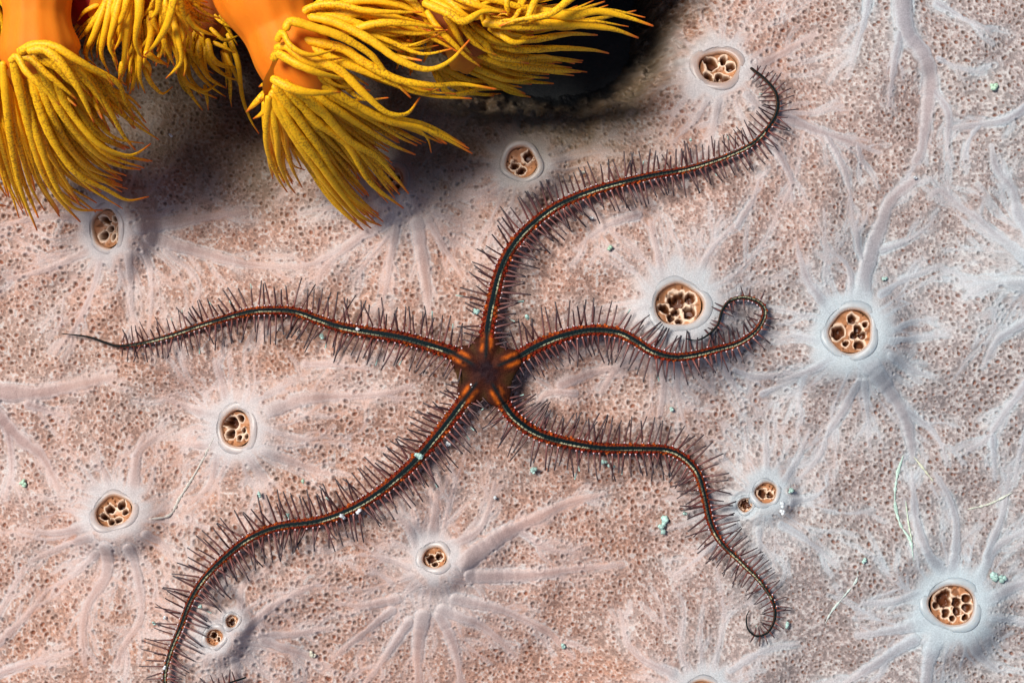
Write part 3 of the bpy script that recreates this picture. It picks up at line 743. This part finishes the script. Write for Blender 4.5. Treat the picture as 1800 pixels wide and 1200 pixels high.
def spine_geo(sp):
    k, sd, p0, d2, e_, L_, z0, tv, ff = sp
    n = 5; u = np.linspace(0, 1, n)
    bend = rb.gauss(0, .04)
    xy = p0[None] + d2[None] * (u * L_ * math.cos(e_))[:, None] + tv[None] * (bend * L_ * u ** 2)[:, None]
    z = z0 + u * L_ / 100 * math.sin(e_) - 0.06 * u ** 2 * (L_ / 50)
    for i in range(n):
        z[i] = max(z[i], hz(*xy[i]) + .02)
    P3 = np.array([W(a, b, c)[:] for (a, b), c in zip(xy, z)])
    rad = np.interp(u, [0, .5, 1], [1.75, 1.6, 1.05]) / 100 * (1.0 if ff < .7 else .8) * rb.uniform(.85, 1.15)
    V, Fq, t = tube(P3, rad, 6)
    b = rb.uniform(.5, 1.0)
    c0 = np.array((0.24, 0.075, 0.058)) * b; c1 = np.array((0.105, 0.045, 0.046)) * b; c2 = np.array((0.022, 0.02, 0.026))
    a = t[:, None]
    cc = np.where(a < .55, c0 + (c1 - c0) * a / .55, c1 + (c2 - c1) * (a - .55) / .45)
    if rb.random() < .035:
        cc = np.where(a > .8, np.array((0.35, .55, .48)), cc)
    return V, Fq, cc
inframe = [i for i, s_ in enumerate(spine_list) if 20 < s_[2][0] < 1780 and 20 < s_[2][1] < 1180]
top = set(sorted(inframe, key=lambda i: -spine_list[i][5] * math.cos(spine_list[i][4]))[:100])
rest = Bag()
for i, sp in enumerate(spine_list):
    V, Fq, cc = spine_geo(sp)
    if i in top:
        link("spine", mesh_np("spine", V, Fq, cc), M_spine, star)
    else:
        rest.add(V, Fq, cc)
ro = link("spine_fringe", rest.mesh("spine_fringe"), M_spine, star); ro["kind"] = "stuff"

# ------------------------------------------------------------------ cup corals
def make_polyp(label, stalk, stalk_mat, tents, z0, z1, fill=8, r0=11.5, disc=None, seed=1, fz=-.35, lift=1.05):
    """stalk: [(px,py,z,radius)], tents: [[px,py,...,('z',tipz) optional]]"""
    rp = random.Random(seed)
    stalk = [(a, b, c + lift * min(1, i / 2), d) for i, (a, b, c, d) in enumerate(stalk)]
    base = W(stalk[0][0], stalk[0][1], stalk[0][2])
    root = empty("cup_coral_polyp", base)
    tag(root, label, "coral polyp", "cup coral polyps along the upper edge")
    st = spline(np.array(stalk, float), 6)
    P3 = np.array([W(a, b, c)[:] for a, b, c, _ in st])
    rad = st[:, 3] / 100 * (1 + .03 * np.sin(np.arange(len(st)) * .35))
    V, Fq, t = tube(P3, rad, 64)
    nn = len(st) * 64; aa = np.tile(np.linspace(0, 2 * math.pi, 64, endpoint=False), len(st)); cen = np.repeat(P3, 64, 0)
    k3 = 1 + .016 * np.sin(aa * 13 + 2 * np.sin(t[:nn] * 9)) + .05 * (fbm(aa * 60 + 300 + seed * 50, t[:nn] * 400 + 900, 60, 900 + seed, 3) - .5)
    V[:nn] = cen + (V[:nn] - cen) * k3[:, None]
    link("stalk", mesh_np("stalk", V, Fq, t=t), stalk_mat, root)
    if disc:
        (cx, cy, cz_), (ax, ay, az), rr = disc; cz_ += lift
        n = Vector((ax, -ay, az)).normalized(); qd = n.to_track_quat('Z', 'Y')
        V = []; Fq = []; ns = 36; nr = 7
        for i in range(nr):
            f = i / (nr - 1)
            for j in range(ns):
                a = 2 * math.pi * j / ns
                rrr = rr / 100 * f * (1 + .04 * math.sin(9 * a)); h = 0.12 * math.sin(math.pi * f) + .16 * max(0, .35 - f)
                V.append((W(cx, cy, cz_) + qd @ Vector((rrr * math.cos(a), rrr * math.sin(a), h)))[:])
        for i in range(nr - 1):
            for j in range(ns):
                a = i * ns + j; b = i * ns + (j + 1) % ns; Fq.append((a, b, b + ns, a + ns))
        link("oral_disc", mesh_np("oral_disc", V, Fq), M_disc, root)
    cnt = [0]; mass = Bag(); back = []
    def one(path, za, zb, rs, hump):
        Q = spline(np.array(path, float).reshape(-1, 2), 5.0)
        n = len(Q); u = np.linspace(0, 1, n)
        L = 5.0 * n
        z = za + (zb - za) * u ** 1.15 + hump * np.sin(u * math.pi) * min(1, L / 150)
        for i in range(n): z[i] = max(z[i], hz(*Q[i]) + .16)
        P3 = np.array([W(a, b, c)[:] for (a, b), c in zip(Q, z)])
        rad = .64 * rs / 100 * np.interp(u, [0, .1, .3, .6, .85, .97, 1], [.8, 1.0, .98, .74, .42, .24, .18])
        ph = rp.uniform(0, 6)
        rad = rad * (1 + .035 * np.sin(np.arange(n) * 1.3 + ph) + .04 * np.sin(np.arange(n) * .37 + ph))
        V, Fq, t = tube(P3, rad, 12, flat=.78)
        if L < 60: t = t * 0 + np.interp(t, [0, .7, 1], [.5, .9, 1])
        cnt[0] += 1
        if cnt[0] > 98: mass.add(V, Fq, t=t)
        else: link("tentacle", mesh_np("tentacle", V, Fq, t=t), M_tent, root)
    specs = []
    for i, tt in enumerate(tents):
        za, zb, rs = z0, z1, r0
        tt = list(tt)
        if isinstance(tt[-1], tuple): za, zb, rs = tt.pop()
        za += lift; zb += lift * min(1, max(0, (zb - .6) / 1.2))
        specs.append((np.array(tt, float).reshape(-1, 2), za + rp.uniform(-.1, .1), zb + rp.uniform(-.08, .08), rs * rp.uniform(.92, 1.08)))
    for P, za, zb, rs in specs: one(P, za, zb, rs, rp.uniform(.12, .3))
    for i in range(len(specs) - 1):
        A, B = specs[i], specs[i + 1]
        qa, qb = spline(A[0], 4), spline(B[0], 4)
        la, lb = len(qa) * 4, len(qb) * 4
        if min(la, lb) < 70 or np.linalg.norm(A[0][-1] - B[0][-1]) > 130: continue
        for j in range(fill):
            w = rp.uniform(.25, .75); m = rp.uniform(.62, .98)
            g = np.linspace(0, m, 5)
            fa = np.stack([np.interp(g, np.linspace(0, 1, len(qa)), qa[:, c]) for c in (0, 1)], 1)
            fb = np.stack([np.interp(g, np.linspace(0, 1, len(qb)), qb[:, c]) for c in (0, 1)], 1)
            M = fa * (1 - w) + fb * w
            ca, sa = rp.uniform(-20, 20), rp.uniform(-20, 20)
            M[2:] += np.array([ca, sa]) * np.array([.4, .8, 1.0])[:, None]
            za = A[1] * (1 - w) + B[1] * w; zb = A[2] * (1 - w) + B[2] * w
            one(M, za + fz * rp.uniform(.3, 1.5), zb + fz * rp.uniform(.2, 1.0), rp.uniform(.62, .92) * r0, rp.uniform(-.1, .3))
            if j < 2 and fz < -.15:                        # the far side of the crown
                back.append((M + np.array([rp.uniform(-10, 10), rp.uniform(-4, 14)]), za + fz * rp.uniform(2.6, 4.6), zb + fz * rp.uniform(.4, 1.6), rp.uniform(.8, 1.1) * r0, rp.uniform(-.1, .2)))
    for b_ in back: one(*b_)
    if mass.n:
        link("tentacle_mass", mass.mesh("tentacle_mass"), M_tent, root)["kind"] = "stuff"
    return root

T = tuple
# large middle polyp
make_polyp("largest golden polyp, long orange stalk, sweeping yellow tentacles reaching down to the sponge",
  [(330,-330,-.6,60),(400,-160,1.0,62),(452,-40,2.0,78),(497,56,2.2,62),(530,126,2.2,58),(556,165,2.1,34)], M_stalk,
  [[545,15,600,-12,690,-14,790,6,T((2.4,2.2,10))],[550,22,630,2,700,10,768,38,T((2.5,2.2,10))],[560,30,660,26,740,58,806,92,T((2.4,2.0,10))],
   [522,36,545,14,590,8,650,20,742,22,T((2.6,2.5,10))], [545,30,590,40,650,70,700,105,750,122,790,108,826,70,T((2.9,2.5,12))],
   [600,60,660,42,720,42,778,50,T((2.5,2.3,10))],[502,52,512,38,550,48,600,65,650,95,680,130,722,172,T((3.05,2.3,12))],
   [530,70,600,85,640,110,700,140,760,150,810,148,872,157,T((2.7,1.9,11))],[540,80,600,110,640,125,700,150,745,165,785,148,T((2.6,2.0,10))],
   [487,72,497,58,512,82,545,97,590,88,T((3.0,2.9,10))],[480,105,490,96,525,115,565,130,612,140,T((3.0,2.8,11))],
   [520,100,590,120,640,165,680,198,715,200,738,172,T((2.8,2.0,12))],[478,138,512,155,550,163,598,162,T((3.0,2.7,11))],
   [520,120,600,170,680,212,740,225,790,248,830,270,T((2.5,1.2,11))],[560,150,640,200,690,215,735,230,752,245,758,268,T((2.2,1.2,9))],
   [500,120,600,180,660,215,700,240,733,256,T((2.6,1.3,11))],[495,130,580,185,640,225,690,255,730,272,T((2.7,1.2,12))],
   [500,145,560,190,611,245,662,276,690,305,718,340,T((2.7,1.0,12))],[540,180,600,230,650,290,680,330,694,348,T((2.3,.9,9))],
   [490,150,530,185,559,216,611,255,650,320,709,366,T((2.7,.85,12.5))],[500,170,560,230,600,270,622,295,629,319,T((2.4,1.0,9))],
   [482,150,500,175,530,215,565,265,590,310,625,352,665,375,T((2.7,.8,12.5))],[478,160,490,180,515,225,560,285,600,340,635,380,670,397,T((2.6,.75,12))],
   [476,165,485,185,510,230,550,290,595,350,625,380,652,401,T((2.5,.7,11))],[478,180,500,225,505,260,515,290,536,299,T((2.3,1.0,8))],
   [476,175,487,240,490,280,505,320,519,340,T((2.4,.9,9))],[472,170,468,240,475,280,490,315,505,338,T((2.5,.9,10))],
   [470,160,452,178,433,197,T((2.1,1.8,9))],[472,182,460,200,445,209,T((2.1,1.8,7))],[478,140,455,153,T((2.2,2.1,8))],[476,160,456,176,T((2.3,2.2,8))]],
  2.7, 1.0, fill=8, disc=((520,125,2.15),(.75,.55,.35),72), seed=4)
# left polyp
make_polyp("golden polyp at the left edge, broad orange stalk, tentacles fanning down to the right",
  [(40,-380,-.6,55),(50,-180,1.4,55),(62,-40,2.1,56),(66,40,2.3,52),(72,95,2.3,60),(85,135,2.2,36)], M_stalk,
  [[-40,160,-30,260,-20,350,10,362,T((2.2,1.1,10))],[-20,130,-10,200,10,280,25,330,40,367,T((2.3,1.0,10))],[5,110,18,240,36,330,65,405,T((2.7,.85,12))],
   [10,115,22,200,40,280,55,330,78,370,T((2.5,.9,10))],[22,105,45,200,70,290,100,345,141,390,T((2.8,.8,13))],[30,105,60,220,95,320,130,365,180,370,T((2.6,.85,11))],
   [38,100,75,240,105,300,138,357,T((2.6,.9,11))],[45,100,80,220,130,300,190,335,225,352,261,346,T((2.7,.95,12))],[52,95,100,220,150,290,215,317,T((2.8,1.0,12))],
   [60,100,130,230,180,290,222,309,T((2.6,1.1,10))],[62,95,110,200,170,270,210,292,247,298,T((2.8,1.2,12))],[70,92,120,190,170,250,215,272,240,270,265,253,T((2.8,1.5,11))],
   [95,95,150,140,190,190,215,235,238,264,T((2.6,1.5,11))],[100,100,140,150,175,200,186,223,T((2.4,1.4,8))],[18,108,30,100,45,125,70,150,105,185,T((3.0,2.8,10))],
   [33,92,60,80,95,82,135,105,180,130,200,150,T((2.9,2.5,11))],[50,90,80,88,110,115,140,160,165,215,T((3.0,2.5,11))],[130,110,180,130,210,150,222,185,237,204,T((2.3,1.6,9))],
   [150,150,200,190,240,220,279,246,T((1.6,1.0,8))]],
  2.7, 1.0, fill=8, disc=((78,125,2.2),(.45,.8,.35),62), seed=7)
# polyp hanging between them
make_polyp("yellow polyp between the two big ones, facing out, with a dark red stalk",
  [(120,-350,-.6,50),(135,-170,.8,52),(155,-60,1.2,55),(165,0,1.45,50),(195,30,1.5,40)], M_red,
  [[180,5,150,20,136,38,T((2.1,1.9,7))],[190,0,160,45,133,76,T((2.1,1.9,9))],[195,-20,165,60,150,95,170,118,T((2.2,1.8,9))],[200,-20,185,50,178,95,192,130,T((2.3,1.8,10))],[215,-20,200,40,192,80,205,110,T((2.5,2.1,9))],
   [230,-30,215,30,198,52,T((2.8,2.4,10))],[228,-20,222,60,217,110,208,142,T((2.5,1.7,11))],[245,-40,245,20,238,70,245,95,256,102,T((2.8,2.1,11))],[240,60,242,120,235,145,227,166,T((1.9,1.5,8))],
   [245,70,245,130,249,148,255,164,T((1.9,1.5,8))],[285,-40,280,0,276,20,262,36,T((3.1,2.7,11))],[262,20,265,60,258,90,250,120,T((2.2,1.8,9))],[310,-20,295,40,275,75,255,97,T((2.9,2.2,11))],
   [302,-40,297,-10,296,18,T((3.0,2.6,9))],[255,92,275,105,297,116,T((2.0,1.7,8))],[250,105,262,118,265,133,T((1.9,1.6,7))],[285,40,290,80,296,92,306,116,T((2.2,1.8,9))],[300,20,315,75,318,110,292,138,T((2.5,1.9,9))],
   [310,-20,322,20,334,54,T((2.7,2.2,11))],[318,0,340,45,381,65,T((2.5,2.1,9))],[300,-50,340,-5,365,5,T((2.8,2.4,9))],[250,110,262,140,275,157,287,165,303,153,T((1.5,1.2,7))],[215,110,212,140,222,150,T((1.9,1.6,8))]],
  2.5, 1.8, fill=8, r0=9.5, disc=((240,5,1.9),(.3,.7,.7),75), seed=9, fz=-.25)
# polyp behind, in the shade
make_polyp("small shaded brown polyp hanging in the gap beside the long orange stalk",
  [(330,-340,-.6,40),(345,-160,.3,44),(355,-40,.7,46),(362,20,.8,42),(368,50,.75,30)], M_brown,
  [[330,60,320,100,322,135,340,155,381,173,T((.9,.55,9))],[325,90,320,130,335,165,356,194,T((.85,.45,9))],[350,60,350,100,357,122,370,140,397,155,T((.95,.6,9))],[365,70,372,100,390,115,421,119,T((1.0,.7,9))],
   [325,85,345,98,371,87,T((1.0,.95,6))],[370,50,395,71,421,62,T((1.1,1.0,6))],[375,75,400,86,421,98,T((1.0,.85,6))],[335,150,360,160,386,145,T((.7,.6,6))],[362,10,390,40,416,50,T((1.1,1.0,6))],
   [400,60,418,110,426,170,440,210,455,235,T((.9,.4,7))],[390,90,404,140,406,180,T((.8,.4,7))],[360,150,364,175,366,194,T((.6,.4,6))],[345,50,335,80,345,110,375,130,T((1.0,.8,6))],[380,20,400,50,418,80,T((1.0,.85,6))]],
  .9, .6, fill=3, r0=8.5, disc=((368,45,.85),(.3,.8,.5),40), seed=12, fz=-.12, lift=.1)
# polyp behind on the right
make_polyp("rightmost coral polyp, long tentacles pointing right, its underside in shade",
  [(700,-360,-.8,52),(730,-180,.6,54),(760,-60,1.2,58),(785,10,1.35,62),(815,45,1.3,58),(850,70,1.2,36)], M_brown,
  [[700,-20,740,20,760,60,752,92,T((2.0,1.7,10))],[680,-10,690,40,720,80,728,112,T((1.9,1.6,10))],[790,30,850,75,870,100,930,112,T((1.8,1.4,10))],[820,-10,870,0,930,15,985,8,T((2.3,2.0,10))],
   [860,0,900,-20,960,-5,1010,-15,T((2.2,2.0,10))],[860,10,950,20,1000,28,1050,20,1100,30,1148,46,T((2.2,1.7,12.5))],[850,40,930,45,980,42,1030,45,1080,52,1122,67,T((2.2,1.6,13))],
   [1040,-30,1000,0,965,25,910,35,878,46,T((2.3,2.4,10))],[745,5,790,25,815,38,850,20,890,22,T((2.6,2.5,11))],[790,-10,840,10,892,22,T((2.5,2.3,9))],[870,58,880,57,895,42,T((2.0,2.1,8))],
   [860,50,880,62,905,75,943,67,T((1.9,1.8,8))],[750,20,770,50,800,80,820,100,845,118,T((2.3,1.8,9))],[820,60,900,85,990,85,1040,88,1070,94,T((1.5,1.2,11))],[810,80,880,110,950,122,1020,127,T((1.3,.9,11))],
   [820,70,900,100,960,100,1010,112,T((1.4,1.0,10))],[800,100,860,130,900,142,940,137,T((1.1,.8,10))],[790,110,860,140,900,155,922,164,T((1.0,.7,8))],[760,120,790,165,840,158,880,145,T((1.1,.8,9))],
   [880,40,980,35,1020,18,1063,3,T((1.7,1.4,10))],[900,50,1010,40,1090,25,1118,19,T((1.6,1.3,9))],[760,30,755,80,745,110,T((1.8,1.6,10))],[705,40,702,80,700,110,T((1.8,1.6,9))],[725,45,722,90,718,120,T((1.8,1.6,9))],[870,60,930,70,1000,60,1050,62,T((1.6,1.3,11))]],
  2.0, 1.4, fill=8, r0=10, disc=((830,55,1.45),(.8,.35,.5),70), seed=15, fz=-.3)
# sliver at the left edge
make_polyp("sliver of a polyp cut off by the upper left corner",
  [(-90,-300,-.6,40),(-80,-140,1.0,42),(-60,-30,1.5,44),(-48,10,1.6,34)], M_stalk,
  [[-40,-30,0,0,14,35,8,62,T((1.9,1.7,8))],[-40,0,-5,20,6,50,-4,90,T((1.9,1.6,8))],[-45,20,-15,60,2,95,T((1.7,1.5,8))],[-30,-40,5,-15,20,15,T((2.0,1.9,7))],[-50,30,-25,80,-10,120,T((1.6,1.4,8))]],
  1.8, 1.6, fill=1, r0=8, disc=((-45,15,1.65),(.8,.5,.4),40), seed=19, fz=-.2)

# ------------------------------------------------------------------ debris flecks and slime threads
def fleck(px, py, r, label, kind='teal', n=4, lift=0.06, group="pale debris flecks", stretch=None, seed=0):
    rf = random.Random(int(px * 31 + py))
    cols = {'teal': (0.36, 0.54, 0.48), 'white': (0.62, 0.66, 0.68), 'green': (0.36, 0.52, 0.38), 'cream': (0.55, 0.53, 0.42)}[kind]
    z = hz(px, py) + lift; r *= .78
    b = Bag(); iv2, if2 = ico(2)
    for i in range(n):
        a = rf.uniform(0, 6.28); q = rf.uniform(.1, 1) * r * .8 if i else 0
        rr = r * rf.uniform(.28, .55) if i else r * .55
        dx, dy = q * math.cos(a), q * math.sin(a)
        if stretch: dx, dy = dx + stretch[0] * (i / max(1, n - 1) - .5), dy + stretch[1] * (i / max(1, n - 1) - .5)
        nz_ = 1 + .28 * np.sin(iv2 @ np.array([rf.uniform(-6, 6) for _ in range(3)]) + rf.uniform(0, 6))
        V = iv2 * nz_[:, None] * (rr / 100) * np.array((1, 1, .7))
        b.add(V + np.array(W(px + dx, py + dy, z + rf.uniform(0, .03))[:]), if2, np.array(cols) * rf.uniform(.7, 1.15))
    o = link("debris_fleck", b.mesh("debris_fleck"), M_fleck)
    c0 = W(px, py, z)
    o.data.transform(Matrix.Translation(-c0)); o.location = c0
    return tag(o, label, "debris", group)

def az(px, py):            # lift that puts a fleck on top of the star
    best = min(((px - x) ** 2 + (py - y) ** 2, zc[i]) for d in arm_data for i, (x, y) in enumerate(d[0]) for zc in (d[4],))
    return best[1] - hz(px, py) + .1

FL = [
 (300,238,5,"tiny bright bluish white fleck in the dark gap under the corals",'white',3,.25),
 (40,848,10,"greenish white fleck on bare sponge at the far left",'green',5,.05),
 (1748,155,10,"green fleck on bare sponge near the upper right corner",'green',5,.05),
 (870,874,7,"round white grain on the sponge below the star's disc",'white',2,.05),
 (1608,312,6,"bright white glint shaped as a grain on the sponge right of the upper arm",'white',3,.05),  # highlight built as a small white fleck
 (1071,437,8,"pale green grain on bare sponge below the upper arm",'green',3,.04),
 (1376,893,10,"long white flake on the right side of the cloudy osculum pair",'white',5,.32),
 (1392,862,9,"teal fleck right of the cloudy osculum pair, above the long white flake",'teal',4,.1),
 (1756,1015,15,"teal patch on the vein right of the lower right corner osculum",'teal',7,.05),
 (1384,1098,7,"teal fleck just right of the coiled arm tip",'teal',3,.1),
 (1166,925,15,"pale mint patch left of the lower right arm's descending part",'teal',8,.04),
 (1203,901,7,"teal knob stuck to spine tips left of the lower right arm's descending part",'teal',3,.15),
 (1520,985,8,"teal fleck among bare pores left of the lower right corner osculum",'teal',4,.04),
 (936,826,10,"teal tuft under the start of the lower right arm",'teal',6,.1),
 (1068,816,10,"flat teal flake under the middle of the lower right arm",'teal',4,.12),
 (565,590,8,"teal fleck below the middle of the left arm",'teal',5,.14),
 (628,578,6,"small white fleck lying on the stripe of the left arm",'white',3,None),
 (838,549,9,"teal tuft left of the upper arm's base",'teal',5,None),
 (926,556,8,"teal tuft between the upper arm and the right arm",'teal',5,.16),
 (829,676,6,"white fleck on the lower left of the star's disc",'white',3,None),
 (737,800,11,"largest teal and white clump on the lower left arm",'teal',7,None),
 (786,779,8,"pale curl beside the lower left arm, right of the largest clump",'white',4,.2),
 (600,906,8,"white bead on the underside of the lower left arm's middle",'white',3,None),
 (632,897,8,"double white bead just right of the bead on the lower left arm",'white',4,None),
 (505,905,9,"teal tuft above the lower left arm where it levels out",'teal',5,.2),
 (455,868,8,"teal fleck at spine tips left of the tuft above the lower left arm",'teal',4,.1),
 (532,845,7,"pale green fleck at spine tips above the middle of the lower left arm",'green',3,.12),
 (289,1174,6,"white fleck on the stripe of the lower left arm near the lower edge",'white',3,None),
 (272,1096,6,"teal fleck on spine tips left of the lower left arm near the lower edge",'teal',3,.1),
 (289,1086,6,"white grain left of the lower left arm's final stretch",'white',2,.06),
 (353,1066,6,"teal fleck between the lower left arm and the round osculum",'teal',3,.16),
 (1026,303,6,"cream fleck above the middle of the upper arm",'cream',3,.1),
 (1214,246,5,"teal fleck on a spine tip above the right half of the upper arm",'teal',2,.2),
 (1038,383,7,"greyish white fleck in the spines below the upper arm",'white',3,.08),
 (980,628,5,"white glint below the right arm near the disc",'white',2,.1),
 (1555,490,7,"teal fleck on the pale vein above the bluish collared osculum",'teal',4,.04),
 (1180,718,8,"teal smear between the right arm and the lower right arm",'teal',4,.05),
 (548,1150,9,"cream streak on the sponge near the lower edge, right of the round osculum",'cream',4,.03),
 (990,1135,8,"pale teal wisp on the sponge low in the middle",'teal',4,.03),
]
for px, py, r, lab, kd, n_, lf in FL:
    fleck(px, py, r, lab, kd, n_, az(px, py) if lf is None else lf,
          stretch=(2, 16) if px == 1376 else ((-6, 26) if px == 1166 else ((20, 8) if px in (1068, 1756) else None)))

def thread(pts, r, label, colr):
    P = spline(np.array(pts, float).reshape(-1, 2), 5)
    P3 = np.array([W(x, y, hz(x, y) + .015)[:] for x, y in P])
    rt = np.random.default_rng(int(pts[0]))
    rad = .72 * r / 100 * np.interp(np.linspace(0, 1, len(P)), [0, .15, .85, 1], [.2, 1, .9, .2]) * (0.3 + 1.2 * rt.random(len(P)))
    V, Fq, t = tube(P3, rad, 8, flat=.3)
    o = link("slime_thread", mesh_np("slime_thread", V, Fq, np.broadcast_to(np.array(colr) * .78, (len(V), 3))), M_fleck)
    tag(o, label, "slime thread", "pale threads lying on the sponge")
thread([262,912,298,905,316,875,335,845,358,805,376,768], 3.2, "pale thread running from the far left osculum up towards the next one", (.70, .66, .58))
thread([1588,800,1577,835,1573,880,1582,920,1600,950,1606,985], 3.6, "mint green forked thread hanging above the lower right corner osculum", (.50, .68, .58))
thread([1592,880,1597,920,1603,950], 2.4, "short mint branch beside the forked thread above the lower right corner osculum", (.58, .70, .52))
thread([1508,1002,1505,1020,1488,1042,1462,1074,1450,1096], 2.8, "pale slanting thread left of the lower right corner osculum", (.60, .70, .64))
thread([1606,802,1622,822,1641,846], 2.6, "short cream thread above the forked mint one", (.66, .68, .50))
thread([1700,895,1740,885,1780,865], 2.8, "cream thread near the right edge above the lower right corner osculum", (.62, .66, .54))
